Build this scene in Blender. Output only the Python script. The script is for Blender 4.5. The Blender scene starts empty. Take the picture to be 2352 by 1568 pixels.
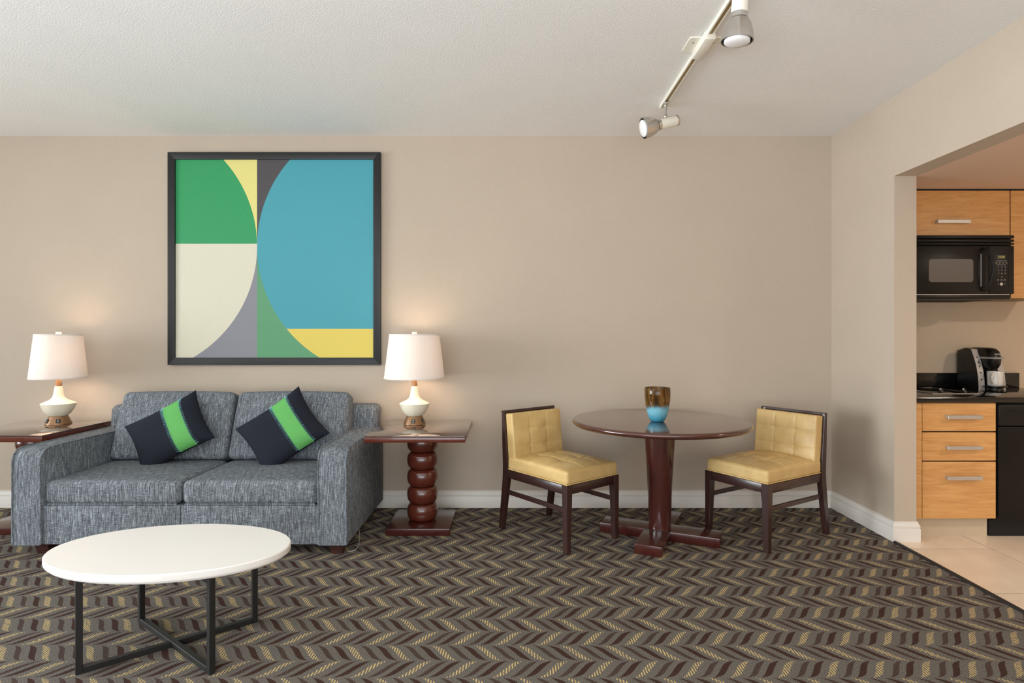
import bpy, bmesh, math, random
from math import sin, cos, pi, radians, sqrt
from mathutils import Vector, Matrix
random.seed(7)
SC = bpy.context.scene
COL = SC.collection

# ------------------------------------------------------------------ camera
CAM_Z = 1.275
cd = bpy.data.cameras.new('camera')
cam = bpy.data.objects.new('camera', cd)
COL.objects.link(cam)
cam.location = (0, 0, CAM_Z)
cam.rotation_euler = (pi / 2, 0, 0)
cd.sensor_fit = 'HORIZONTAL'
cd.sensor_width = 36.0
cd.lens = 1346.0 / 2352.0 * 36.0
cd.shift_x = -4.0 / 2352.0
cd.shift_y = -16.0 / 2352.0
cd.clip_start = 0.05
SC.camera = cam

# ------------------------------------------------------------------ world and large lights
w = bpy.data.worlds.new('world')
SC.world = w
w.use_nodes = True
w.node_tree.nodes['Background'].inputs[0].default_value = (0.80, 0.90, 1.0, 1)
w.node_tree.nodes['Background'].inputs[1].default_value = 1.0


def area(name, loc, rot, sx, sy, power, col, spread=180):
    l = bpy.data.lights.new(name, 'AREA')
    l.shape = 'RECTANGLE'
    l.size = sx
    l.size_y = sy
    l.energy = power
    l.color = col
    l.spread = radians(spread)
    o = bpy.data.objects.new(name, l)
    o.location = loc
    o.rotation_euler = rot
    COL.objects.link(o)
    return o


# daylight entering through the windows behind and to the left of the camera (sky light), plus two added upward fills for the ceiling
DAY = (0.91, 0.965, 1.0)
area('window_daylight', (-0.6, -2.42, 1.00), (radians(90), 0, 0), 4.8, 1.6, 102, DAY)
area('ceiling_fill', (-1.9, -1.9, 0.40), (radians(172), 0, 0), 6.6, 1.0, 250, DAY, 150)  # added fill low inside the room, facing up to brighten the ceiling
area('side_window_daylight', (-7.44, 0.6, 1.35), (radians(90), 0, radians(-90)), 4.2, 2.2, 172, DAY, 84)
area('side_ceiling_fill', (-7.0, 0.6, 0.40), (radians(165), 0, radians(-90)), 4.2, 0.8, 75, DAY, 140)  # second added upward fill, on the left side, with no real source
SC.view_settings.view_transform = 'Standard'
SC.view_settings.look = 'None'
SC.view_settings.gamma = 1.0
SC.view_settings.use_curve_mapping = False
SC.view_settings.exposure = 0.0

# ------------------------------------------------------------------ material helpers
MATS = {}


def srgb(r, g, b):
    f = lambda c: (c / 255 / 12.92) if c / 255 <= 0.04045 else ((c / 255 + 0.055) / 1.055) ** 2.4
    return (f(r), f(g), f(b), 1)


class NT:
    def __init__(self, m):
        self.t = m.node_tree
        self.n = self.t.nodes
        self.bsdf = self.n.get('Principled BSDF')
        self.out = self.n.get('Material Output')

    def link(self, a, b):
        self.t.links.new(a, b)

    def put(self, inp, v):
        if isinstance(v, X):
            self.link(v.s, inp)
        elif hasattr(v, 'is_output'):
            self.link(v, inp)
        else:
            inp.default_value = v

    def math(self, op, a, b=None, c=None):
        nd = self.n.new('ShaderNodeMath')
        nd.operation = op
        self.put(nd.inputs[0], a)
        if b is not None:
            self.put(nd.inputs[1], b)
        if c is not None:
            self.put(nd.inputs[2], c)
        return X(self, nd.outputs[0])

    def coord(self, kind='Object'):
        return self.n.new('ShaderNodeTexCoord').outputs[kind]

    def mapping(self, vec, scale=(1, 1, 1), rot=(0, 0, 0), loc=(0, 0, 0)):
        nd = self.n.new('ShaderNodeMapping')
        self.link(vec, nd.inputs[0])
        nd.inputs['Scale'].default_value = scale
        nd.inputs['Rotation'].default_value = rot
        nd.inputs['Location'].default_value = loc
        return nd.outputs[0]

    def noise(self, vec, scale, detail=2, rough=0.5, dist=0.0):
        nd = self.n.new('ShaderNodeTexNoise')
        self.link(vec, nd.inputs['Vector'])
        nd.inputs['Scale'].default_value = scale
        nd.inputs['Detail'].default_value = detail
        nd.inputs['Roughness'].default_value = rough
        nd.inputs['Distortion'].default_value = dist
        return X(self, nd.outputs['Fac'])

    def xyz(self, vec):
        nd = self.n.new('ShaderNodeSeparateXYZ')
        self.link(vec, nd.inputs[0])
        return [X(self, o) for o in nd.outputs]

    def mix(self, f, a, b):
        nd = self.n.new('ShaderNodeMix')
        nd.data_type = 'RGBA'
        self.put(nd.inputs[0], f)
        self.put(nd.inputs[6], a)
        self.put(nd.inputs[7], b)
        return nd.outputs[2]

    def ramp(self, f, stops):
        nd = self.n.new('ShaderNodeValToRGB')
        self.put(nd.inputs[0], f)
        e = nd.color_ramp.elements
        e[0].position, e[0].color = stops[0]
        e[1].position, e[1].color = stops[-1]
        for p, c in stops[1:-1]:
            k = e.new(p)
            k.color = c
        return nd.outputs[0]

    def bump(self, h, strength=0.3, dist=0.002):
        nd = self.n.new('ShaderNodeBump')
        nd.inputs['Strength'].default_value = strength
        nd.inputs['Distance'].default_value = dist
        self.put(nd.inputs['Height'], h)
        self.link(nd.outputs[0], self.bsdf.inputs['Normal'])

    def color(self, v):
        self.put(self.bsdf.inputs['Base Color'], v)


class X:
    def __init__(self, nt, s):
        self.nt, self.s = nt, s

    def __add__(self, o): return self.nt.math('ADD', self, o)
    def __radd__(self, o): return self.nt.math('ADD', o, self)
    def __sub__(self, o): return self.nt.math('SUBTRACT', self, o)
    def __rsub__(self, o): return self.nt.math('SUBTRACT', o, self)
    def __mul__(self, o): return self.nt.math('MULTIPLY', self, o)
    def __rmul__(self, o): return self.nt.math('MULTIPLY', o, self)
    def __truediv__(self, o): return self.nt.math('DIVIDE', self, o)
    def __pow__(self, o): return self.nt.math('POWER', self, o)
    def __lt__(self, o): return self.nt.math('LESS_THAN', self, o)
    def __gt__(self, o): return self.nt.math('GREATER_THAN', self, o)
    def abs(self): return self.nt.math('ABSOLUTE', self)
    def floor(self): return self.nt.math('FLOOR', self)
    def fract(self): return self.nt.math('FRACT', self)
    def min(self, o): return self.nt.math('MINIMUM', self, o)
    def max(self, o): return self.nt.math('MAXIMUM', self, o)
    def smooth(self, lo, hi):
        nd = self.nt.n.new('ShaderNodeMapRange')
        nd.interpolation_type = 'SMOOTHSTEP'
        self.nt.put(nd.inputs[0], self)
        nd.inputs[1].default_value = lo
        nd.inputs[2].default_value = hi
        return X(self.nt, nd.outputs[0])


def mat(name, col=(0.8, 0.8, 0.8, 1), rough=0.5, metal=0.0, spec=0.5, coat=0.0, **kw):
    m = bpy.data.materials.new(name)
    m.use_nodes = True
    nt = NT(m)
    b = nt.bsdf
    b.inputs['Base Color'].default_value = col
    b.inputs['Roughness'].default_value = rough
    b.inputs['Metallic'].default_value = metal
    b.inputs['Specular IOR Level'].default_value = spec
    b.inputs['Coat Weight'].default_value = coat
    b.inputs['Coat Roughness'].default_value = kw.get('coat_rough', 0.05)
    MATS[name] = m
    return m, nt


def speckled(name, col, rough, amt=0.06, scale=60, metal=0.0, spec=0.5, coat=0.0, bump=0.0, bscale=None, stretch=(1, 1, 1), **kw):
    m, nt = mat(name, col, rough, metal, spec, coat, **kw)
    v = nt.mapping(nt.coord(), stretch)
    n = nt.noise(v, scale, 3)
    lo = tuple(c * (1 - amt) for c in col[:3]) + (1,)
    hi = tuple(min(1, c * (1 + amt)) for c in col[:3]) + (1,)
    nt.color(nt.ramp(n, [(0.3, lo), (0.7, hi)]))
    if bump:
        n2 = nt.noise(nt.coord(), bscale or scale, 2)
        nt.bump(n2, bump, kw.get('bdist', 0.002))
    return m


speckled('wall_paint', srgb(189, 174, 157), 0.75, 0.015, 3, bump=0.22, bscale=110, spec=0.25, bdist=0.004)
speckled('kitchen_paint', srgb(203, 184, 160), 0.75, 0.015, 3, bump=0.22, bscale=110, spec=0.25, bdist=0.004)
speckled('soffit_warm_lit', srgb(220, 192, 170), 0.75, 0.015, 3, bump=0.22, bscale=110, spec=0.25, bdist=0.004)  # lighter and pinker than the kitchen walls: warm light put into the colour
speckled('ceiling_paint', srgb(237, 235, 232), 0.85, 0.012, 3, bump=0.24, bscale=120, spec=0.2, bdist=0.006)
speckled('trim_white', srgb(222, 216, 208), 0.42, 0.01, 8)
speckled('table_white', srgb(238, 233, 228), 0.38, 0.008, 6)
speckled('black_metal', srgb(26, 25, 25), 0.42, 0.1, 40)
speckled('frame_black', srgb(22, 21, 21), 0.45, 0.1, 40)
speckled('espresso_wood', srgb(52, 29, 25), 0.33, 0.25, 25, stretch=(4, 4, 0.6), coat=0.3, coat_rough=0.2)
speckled('mahogany', srgb(88, 36, 22), 0.24, 0.10, 14, stretch=(3, 3, 0.5), coat=0.55, coat_rough=0.08)
speckled('mahogany_dark', srgb(66, 25, 20), 0.24, 0.08, 14, stretch=(3, 3, 0.5), coat=0.6, coat_rough=0.09)
speckled('table_top_wood', srgb(74, 38, 30), 0.2, 0.12, 18, stretch=(0.5, 5, 5), coat=0.8, coat_rough=0.09)
speckled('foot_wood', srgb(58, 30, 24), 0.4, 0.2, 25)
speckled('lamp_ivory', srgb(236, 228, 206), 0.4, 0.008, 10)
speckled('lamp_bronze', srgb(142, 106, 74), 0.42, 0.08, 20, metal=0.45)
speckled('plastic_black', srgb(22, 21, 20), 0.3, 0.1, 30)
speckled('appliance_black', srgb(16, 15, 14), 0.36, 0.08, 30, spec=0.28)
speckled('appliance_satin', srgb(23, 21, 20), 0.45, 0.08, 30, spec=0.25)
speckled('cooktop_glass', srgb(10, 10, 10), 0.06, 0.05, 30)
speckled('underside_laminate', srgb(150, 128, 98), 0.6, 0.05, 30)
speckled('void_black', srgb(8, 8, 8), 0.7, 0.05, 30)
speckled('window_mesh', srgb(88, 80, 73), 0.4, 0.06, 900)
speckled('granite', srgb(17, 16, 15), 0.1, 0.6, 350, spec=0.5)
speckled('silver_plastic', srgb(186, 182, 178), 0.38, 0.02, 30, metal=0.35)
speckled('brushed_steel', srgb(204, 200, 195), 0.33, 0.05, 200, metal=1.0, stretch=(1, 1, 0.1))
speckled('handle_steel', srgb(196, 194, 192), 0.38, 0.03, 200, metal=0.75, stretch=(0.1, 1, 1))
speckled('track_cream', srgb(236, 231, 218), 0.4, 0.01, 10)
speckled('track_channel', srgb(150, 124, 76), 0.4, 0.1, 60, metal=0.3)
speckled('bulb_white', srgb(240, 238, 238), 0.3, 0.01, 20)
speckled('mug_white', srgb(230, 226, 218), 0.25, 0.01, 10)
speckled('print_grey', srgb(190, 186, 180), 0.5, 0.02, 50)
speckled('kick_beige', srgb(196, 178, 152), 0.6, 0.04, 300)
speckled('tile_grout', srgb(66, 54, 45), 0.9, 0.1, 80)
speckled('edge_strip', srgb(30, 27, 25), 0.6, 0.1, 60)
speckled('pillow_navy', srgb(34, 37, 46), 0.9, 0.12, 500, spec=0.15, bump=0.15, bscale=900)
speckled('pillow_green', srgb(100, 172, 94), 0.85, 0.06, 300, spec=0.15, bump=0.12, bscale=900)
speckled('thread_teal', srgb(140, 200, 205), 0.7, 0.05, 100)
speckled('window_frame_white', srgb(225, 222, 215), 0.4, 0.01, 10)
for nm, c in (('art_green', (50, 152, 94)), ('art_cream', (216, 211, 190)), ('art_yellow', (226, 215, 134)), ('art_charcoal', (80, 75, 78)),
              ('art_grey', (136, 136, 143)), ('art_midgreen', (94, 153, 112)), ('art_blue', (72, 156, 170)), ('art_gold', (222, 200, 96))):
    speckled(nm, srgb(*c), 0.5, 0.04, 260, stretch=(1, 1, 1), spec=0.35)

# carpet: rows of leaf-shaped strokes leaning alternately left and right
m, nt = mat('carpet', rough=0.95, spec=0.1)
vec = nt.coord()
x, y, z = nt.xyz(vec)
jit = nt.noise(vec, 300, 3, 0.7) - 0.5
jit2 = nt.noise(nt.mapping(vec, loc=(3.1, 1.7, 0)), 300, 3, 0.7) - 0.5
ROW, PER = 0.1133, 0.177
V = (y + jit2 * 0.010 - 2.178) / ROW
row = V.floor()
t = (V - row) * 2.0 - 1.0
par = ((row * 0.5).fract() * 2.0).floor()          # 0 or 1
par = (row * 0.5).fract() > 0.25
sgn = 1.0 - par * 2.0
t2 = t * t
g = t * 0.64 + t * t2 * t2 * 0.36
xx = x + jit * 0.016 + 0.021 + par * 0.084 - sgn * g * 0.058
ph = xx / PER
env = 1.0 - (t2 * t2 * t2)


def dist_to(c):
    return ((ph - c + 0.5).fract() - 0.5).abs()


tan_m = dist_to(0.0) < (env * 0.080)
tex_m = dist_to(0.36) < (env * 0.066)
sol_m = dist_to(par * 0.045 + 0.655) < (env * 0.076)
col_i = (x + jit * 0.0025) / (PER / 16)
dash = (col_i.fract() - 0.5).abs() < 0.24
drop = nt.noise(nt.mapping(vec, (1, 0.35, 1)), 300, 1) > 0.40
tan_m = tan_m * dash * drop
pile = nt.noise(vec, 300, 4, 0.8)
grey = nt.ramp(pile, [(0.38, srgb(60, 55, 51)), (0.62, srgb(152, 145, 136))])
brown = nt.ramp(pile, [(0.38, srgb(38, 24, 21)), (0.62, srgb(96, 69, 61))])
tanc = nt.ramp(pile, [(0.36, srgb(196, 164, 98)), (0.62, srgb(250, 226, 160))])
weft = (((y + x * 0.4 + jit * 0.004) / 0.0062).fract() - 0.5).abs() < 0.17
tex_m = tex_m * (1.0 - weft * 0.6)
c1 = nt.mix(tex_m, grey, brown)
c1 = nt.mix(sol_m, c1, brown)
c1 = nt.mix(tan_m, c1, tanc)
nt.color(c1)
nt.bump(pile, 0.75, 0.008)

# sofa weave
m, nt = mat('sofa_weave', rough=0.92, spec=0.12)
vec = nt.coord()
nx_, ny_, nz_ = nt.xyz(nt.n.new('ShaderNodeNewGeometry').outputs['Normal'])
fx_ = nx_.abs().smooth(0.55, 0.75)
fz_ = nz_.abs().smooth(0.55, 0.8)
a = nt.noise(nt.mapping(vec, (1.0, 0.07, 0.07)), 260, 3, 0.7)
b = nt.noise(nt.mapping(vec, (0.07, 1.0, 0.07)), 260, 3, 0.7)
warp = a + (b - a) * fx_
c = nt.noise(nt.mapping(vec, (0.10, 0.10, 1.0)), 380, 2, 0.7)
c2 = nt.noise(nt.mapping(vec, (0.10, 1.0, 0.10)), 380, 2, 0.7)
weftn = c + (c2 - c) * fz_
e = nt.noise(vec, 520, 1)
s = warp * 0.50 + weftn * 0.28 + e * 0.22
nt.color(nt.ramp(s, [(0.36, srgb(52, 55, 60)), (0.46, srgb(90, 95, 101)), (0.54, srgb(124, 130, 136)), (0.65, srgb(192, 198, 203))]))
nt.bump(s, 0.5, 0.004)

# leather
m, nt = mat('leather_gold', rough=0.36, spec=0.45)
vec = nt.coord()
n = nt.noise(vec, 9, 3)
nt.color(nt.ramp(n, [(0.3, srgb(196, 162, 104)), (0.7, srgb(214, 183, 124))]))
n2 = nt.noise(vec, 24, 3)
nt.put(nt.bsdf.inputs['Roughness'], n2 * 0.2 + 0.27)
nt.bump(nt.noise(vec, 34, 3), 0.25, 0.006)

# maple laminate, grain along x
m, nt = mat('maple', rough=0.38)
vec = nt.coord()
n = nt.noise(nt.mapping(vec, (1.2, 6, 12)), 3.0, 4, 0.6, 1.2)
f = nt.noise(nt.mapping(vec, (4, 60, 90)), 5.0, 2)
nt.color(nt.ramp(n * 0.8 + f * 0.2, [(0.3, srgb(188, 133, 76)), (0.5, srgb(206, 152, 92)), (0.72, srgb(218, 168, 108))]))

# floor tile
m, nt = mat('tile_beige', rough=0.3)
vec = nt.coord('Object')
n = nt.noise(vec, 5, 4, 0.6)
f = nt.noise(vec, 90, 2)
nt.color(nt.ramp(n * 0.8 + f * 0.2, [(0.3, srgb(230, 206, 180)), (0.7, srgb(244, 226, 204))]))

# lamp shade: woven cloth that lets light through
m, nt = mat('shade_cloth', srgb(246, 238, 232), 0.9, spec=0.1)
vec = nt.coord()
wv = nt.noise(nt.mapping(vec, (0.1, 0.1, 1)), 500, 2)
tr = nt.n.new('ShaderNodeBsdfTranslucent')
tr.inputs[0].default_value = (1.0, 0.93, 0.87, 1)
mx = nt.n.new('ShaderNodeMixShader')
nt.put(mx.inputs[0], wv * 0.06 + 0.15)
nt.link(nt.bsdf.outputs[0], mx.inputs[1])
nt.link(tr.outputs[0], mx.inputs[2])
nt.link(mx.outputs[0], nt.out.inputs[0])

# bulb, lcd
m, nt = mat('bulb_lit', (1, 0.9, 0.75, 1), 0.4)
nt.bsdf.inputs['Emission Color'].default_value = (1, 0.82, 0.6, 1)
nt.bsdf.inputs['Emission Strength'].default_value = 2.5
m, nt = mat('downlight_lit', (1, 0.9, 0.75, 1), 0.4)
nt.bsdf.inputs['Emission Color'].default_value = (1, 0.8, 0.58, 1)
nt.bsdf.inputs['Emission Strength'].default_value = 8
m, nt = mat('lcd', srgb(104, 98, 66), 0.3)
m, nt = mat('lcd_digit', srgb(186, 184, 112), 0.3)

# glass
m, nt = mat('clear_glass', (0.9, 0.95, 0.93, 1), 0.0)
nt.bsdf.inputs['Transmission Weight'].default_value = 1.0
nt.bsdf.inputs['IOR'].default_value = 1.45
# smoked glass sheet lying on the wood: reflective coat over brown
speckled('glass_sheet', srgb(74, 52, 42), 0.08, 0.05, 8, coat=1.0, coat_rough=0.02)

# vase: amber glass above, mottled blue below
m, nt = mat('vase_glass', rough=0.06)
vec = nt.coord()
x, y, z = nt.xyz(vec)
n = nt.noise(vec, 420, 2)
n3 = nt.noise(vec, 14, 2)
edge = z + (n - 0.5) * 0.075 + (n3 - 0.5) * 0.05
blue_f = 1.0 - edge.smooth(0.080, 0.108)
pan = nt.noise(nt.mapping(vec, (1, 1, 0.15)), 30, 1)
amber = nt.ramp(pan, [(0.36, srgb(84, 56, 20)), (0.48, srgb(132, 92, 36)), (0.56, srgb(182, 140, 78)), (0.64, srgb(120, 80, 30))])
zf = z.smooth(0.0, 0.075)
blue = nt.mix(zf, nt.ramp(n, [(0.3, srgb(22, 110, 140)), (0.7, srgb(70, 158, 186))]), nt.ramp(n, [(0.3, srgb(72, 140, 160)), (0.7, srgb(150, 206, 220))]))
nt.color(nt.mix(blue_f, amber, blue))
nt.put(nt.bsdf.inputs['Transmission Weight'], (1.0 - blue_f) * 0.7)
nt.bsdf.inputs['IOR'].default_value = 1.35


# ------------------------------------------------------------------ mesh helpers
def root_of(o):
    while o.parent:
        o = o.parent
    return o


def finish(name, bm, material, parent=None, world=False, smooth=40, kind=None):
    me = bpy.data.meshes.new(name)
    bmesh.ops.recalc_face_normals(bm, faces=bm.faces)
    if world and parent:
        r = root_of(parent)
        mm = Matrix.Translation(r.location) @ r.rotation_euler.to_matrix().to_4x4()
        bm.transform(mm.inverted())
    bm.to_mesh(me)
    bm.free()
    mats = material if isinstance(material, (list, tuple)) else [material]
    for mm in mats:
        me.materials.append(MATS[mm])
    if smooth:
        me.shade_smooth()
        me.set_sharp_from_angle(angle=radians(smooth))
    o = bpy.data.objects.new(name, me)
    COL.objects.link(o)
    if parent:
        o.parent = parent
    if kind:
        o['kind'] = kind
    return o


def thing(name, label, cat, loc=(0, 0, 0), rz=0, group=None):
    o = bpy.data.objects.new(name, None)
    o.empty_display_size = 0.1
    COL.objects.link(o)
    o.location = loc
    o.rotation_euler = (0, 0, rz)
    tag(o, label, cat, group)
    return o


def tag(o, label, cat, group=None):
    o['label'] = label
    o['category'] = cat
    if group:
        o['group'] = group
    return o


def add_box(bm, x0, x1, y0, y1, z0, z1, bev=0.0, seg=2, M=None):
    b2 = bmesh.new()
    bmesh.ops.create_cube(b2, size=1)
    for v in b2.verts:
        v.co = Vector(((x0 + x1) / 2 + v.co.x * (x1 - x0), (y0 + y1) / 2 + v.co.y * (y1 - y0), (z0 + z1) / 2 + v.co.z * (z1 - z0)))
    if bev:
        bmesh.ops.bevel(b2, geom=list(b2.edges), offset=bev, segments=seg, profile=0.5, affect='EDGES')
    if M:
        b2.transform(M)
    join(bm, b2)
    return bm


def join(bm, b2):
    me = bpy.data.meshes.new('tmp')
    b2.to_mesh(me)
    b2.free()
    bm.from_mesh(me)
    bpy.data.meshes.remove(me)


def box(name, x0, x1, y0, y1, z0, z1, material, parent=None, bev=0.0, seg=2, world=False, kind=None):
    bm = bmesh.new()
    add_box(bm, x0, x1, y0, y1, z0, z1, bev, seg)
    return finish(name, bm, material, parent, world, kind=kind)


def add_lathe(bm, prof, seg=40, cx=0, cy=0, cz=0, M=None):
    b2 = bmesh.new()
    rings = []
    for r, z in prof:
        if r < 1e-6:
            rings.append([b2.verts.new((0, 0, z))])
        else:
            rings.append([b2.verts.new((r * cos(2 * pi * k / seg), r * sin(2 * pi * k / seg), z)) for k in range(seg)])
    for A, B in zip(rings[:-1], rings[1:]):
        for k in range(seg):
            k2 = (k + 1) % seg
            if len(A) == 1 and len(B) == 1:
                continue
            if len(A) == 1:
                b2.faces.new((A[0], B[k], B[k2]))
            elif len(B) == 1:
                b2.faces.new((A[k], B[0], A[k2]))
            else:
                b2.faces.new((A[k], B[k], B[k2], A[k2]))
    b2.transform(Matrix.Translation((cx, cy, cz)))
    if M:
        b2.transform(M)
    join(bm, b2)


def lathe(name, prof, material, parent=None, seg=40, cx=0, cy=0, cz=0, M=None, world=False, smooth=40):
    bm = bmesh.new()
    add_lathe(bm, prof, seg, cx, cy, cz, M)
    return finish(name, bm, material, parent, world, smooth)


def add_tube(bm, pts, r, seg=8, closed=False):
    pts = [Vector(p) for p in pts]
    n = len(pts)
    rings = []
    up = Vector((0, 0, 1))
    for i, p in enumerate(pts):
        a = pts[i - 1] if (i > 0 or closed) else p
        b = pts[(i + 1) % n] if (i < n - 1 or closed) else p
        d = (b - a).normalized()
        s = d.cross(up)
        if s.length < 1e-3:
            s = d.cross(Vector((1, 0, 0)))
        s.normalize()
        u = s.cross(d).normalized()
        rr = r[i] if isinstance(r, (list, tuple)) else r
        rings.append([bm.verts.new(p + s * rr * cos(2 * pi * k / seg) + u * rr * sin(2 * pi * k / seg)) for k in range(seg)])
    pairs = list(zip(rings[:-1], rings[1:]))
    if closed:
        pairs.append((rings[-1], rings[0]))
    for A, B in pairs:
        for k in range(seg):
            bm.faces.new((A[k], A[(k + 1) % seg], B[(k + 1) % seg], B[k]))
    if not closed:
        bm.faces.new(rings[0][::-1])
        bm.faces.new(rings[-1])


def tube(name, pts, r, material, parent=None, seg=8, closed=False, world=False):
    bm = bmesh.new()
    add_tube(bm, pts, r, seg, closed)
    return finish(name, bm, material, parent, world, 60)


def add_prism(bm, poly, axis, a, b):
    """poly: 2D outline; axis x: (y,z) outline spread from x=a to b; axis y: (x,z); axis z: (x,y)."""
    def P(u, v, s):
        return {'x': (s, u, v), 'y': (u, s, v), 'z': (u, v, s)}[axis]
    A = [bm.verts.new(P(u, v, a)) for u, v in poly]
    B = [bm.verts.new(P(u, v, b)) for u, v in poly]
    n = len(poly)
    bm.faces.new(A)
    bm.faces.new(B[::-1])
    for k in range(n):
        bm.faces.new((A[k], B[k], B[(k + 1) % n], A[(k + 1) % n]))


def prism(name, poly, axis, a, b, material, parent=None, bev=0.0, world=False, smooth=40, kind=None):
    bm = bmesh.new()
    add_prism(bm, poly, axis, a, b)
    if bev:
        bmesh.ops.bevel(bm, geom=list(bm.edges), offset=bev, segments=2, profile=0.5, affect='EDGES')
    return finish(name, bm, material, parent, world, smooth, kind)


def rbox(name, hx, hy, hz, r, material, parent=None, n=10, fn=None, es=4, world=False):
    """rounded box centred on the origin with an optional deform fn(p)->p"""
    def axis(h, nn):
        e = [r * math.tan(pi / 4 * k / es) for k in range(es + 1)]
        lo = [-(h - r) - q for q in reversed(e)]
        inner = [-(h - r) + 2 * (h - r) * k / nn for k in range(1, nn)]
        return lo + inner + [h - r + q for q in e]
    nn = n if isinstance(n, (list, tuple)) else (n, n, n)
    ax = [axis(hx, nn[0]), axis(hy, nn[1]), axis(hz, nn[2])]
    H = (hx, hy, hz)
    bm = bmesh.new()
    cache = {}

    def vert(p):
        key = tuple(round(c, 6) for c in p)
        if key not in cache:
            q = Vector([max(-(H[i] - r), min(H[i] - r, p[i])) for i in range(3)])
            dd = Vector(p) - q
            if dd.length > 1e-9:
                pp = q + dd.normalized() * r
            else:
                pp = Vector(p)
            if fn:
                pp = Vector(fn(pp))
            cache[key] = bm.verts.new(pp)
        return cache[key]
    for i in range(3):
        j, k = (i + 1) % 3, (i + 2) % 3
        for sg in (-1, 1):
            for a in range(len(ax[j]) - 1):
                for b in range(len(ax[k]) - 1):
                    q = []
                    for da, db in ((0, 0), (1, 0), (1, 1), (0, 1)):
                        p = [0, 0, 0]
                        p[i] = sg * H[i]
                        p[j] = ax[j][a + da]
                        p[k] = ax[k][b + db]
                        q.append(vert(p))
                    if len(set(q)) == 4:
                        try:
                            bm.faces.new(q if sg > 0 else q[::-1])
                        except ValueError:
                            pass
    return finish(name, bm, material, parent, world, 60)


def text(name, body, size, material, parent, M, extrude=0.0004, shear=0.0):
    cu = bpy.data.curves.new(name, 'FONT')
    cu.body = body
    cu.size = size
    cu.extrude = extrude
    cu.shear = shear
    cu.align_x = 'CENTER'
    cu.align_y = 'CENTER'
    cu.resolution_u = 3
    o = bpy.data.objects.new(name + '_tmp', cu)
    COL.objects.link(o)
    dg = bpy.context.evaluated_depsgraph_get()
    me = bpy.data.meshes.new_from_object(o.evaluated_get(dg))
    bpy.data.objects.remove(o)
    bpy.data.curves.remove(cu)
    bm = bmesh.new()
    bm.from_mesh(me)
    bpy.data.meshes.remove(me)
    bm.transform(M)
    return finish(name, bm, material, parent, True, 0)


FRONT = Matrix.Rotation(pi / 2, 4, 'X')      # text lying in XY -> standing, facing -Y


def struct(o):
    o['kind'] = 'structure'
    return o


# ------------------------------------------------------------------ room shell
YB = 4.33          # back wall
XR = 2.348         # right wall, living side
XK = 2.485         # right wall, kitchen side
H = 2.74
XL, YF = -7.5, -2.5
YE = 3.616         # end of the right wall where the opening begins
ZS = 2.253         # underside of the header and kitchen ceiling
KX = 5.20          # far kitchen wall
KE = 3.72          # end of the kitchen units

fl = struct(box('floor', XL, XR - 0.012, YF, YB, -0.05, 0.0, 'carpet'))
fk = struct(box('floor_kitchen', XR - 0.012, KX, 0.5, YB, -0.05, -0.0015, 'tile_grout'))
ce = struct(box('ceiling', XL, XR, YF, YB, H, H + 0.1, 'ceiling_paint'))
struct(box('ceiling_kitchen', XK, KX, 0.5, YB, ZS, ZS + 0.1, 'soffit_warm_lit'))
struct(box('wall_back', XL, XR, YB, YB + 0.12, 0, H, 'wall_paint'))
bm = bmesh.new()
add_box(bm, XL - 0.12, XL, YF, -1.6, 0, H)
add_box(bm, XL - 0.12, XL, 2.8, YB, 0, H)
add_box(bm, XL - 0.12, XL, -1.6, 2.8, 2.5, H)
add_box(bm, XL - 0.12, XL, -1.6, 2.8, 0, 0.15)
struct(finish('wall_left', bm, 'wall_paint', smooth=0))
wn = struct(box('window_2', XL - 0.09, XL - 0.03, -1.6, 2.8, 0.15, 0.21, 'window_frame_white'))
for k in range(4):
    yy_ = -1.575 + k * 1.45
    box('mullion', XL - 0.09, XL - 0.03, yy_ - 0.025, yy_ + 0.025, 0.21, 2.44, 'window_frame_white', wn)
box('head_rail', XL - 0.09, XL - 0.03, -1.6, 2.8, 2.44, 2.5, 'window_frame_white', wn)
struct(box('wall_kitchen_back', XR, KX, YB, YB + 0.12, 0, H, 'kitchen_paint'))
struct(box('wall_kitchen_right', KX, KX + 0.12, 0.5, YB, 0, H, 'kitchen_paint'))
struct(box('wall_kitchen_front', XK, KX, 0.38, 0.5, 0, ZS, 'kitchen_paint'))
# right wall: one outline with the opening cut out
poly = [(YB, 0), (YB, H), (YF, H), (YF, 0), (0.5, 0), (0.5, ZS), (YE, ZS), (YE, 0)]
struct(prism('wall_right', poly, 'x', XR, XK, 'wall_paint', smooth=0))
# window wall behind the camera
bm = bmesh.new()
add_box(bm, XL, -5.4, YF - 0.12, YF, 0, H)
add_box(bm, 2.0, XR, YF - 0.12, YF, 0, H)
add_box(bm, -5.4, 2.0, YF - 0.12, YF, 2.5, H)
add_box(bm, -5.4, 2.0, YF - 0.12, YF, 0, 0.15)
struct(finish('wall_front', bm, 'wall_paint', smooth=0))
wn = struct(box('window_1', -5.4, 2.0, YF - 0.09, YF - 0.03, 0.15, 0.21, 'window_frame_white'))
for k in range(7):
    xx_ = -5.37 + k * 1.2233
    box('mullion', xx_ - 0.025, xx_ + 0.025, YF - 0.09, YF - 0.03, 0.21, 2.44, 'window_frame_white', wn)
box('head_rail', -5.4, 2.0, YF - 0.09, YF - 0.03, 2.44, 2.5, 'window_frame_white', wn)

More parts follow.
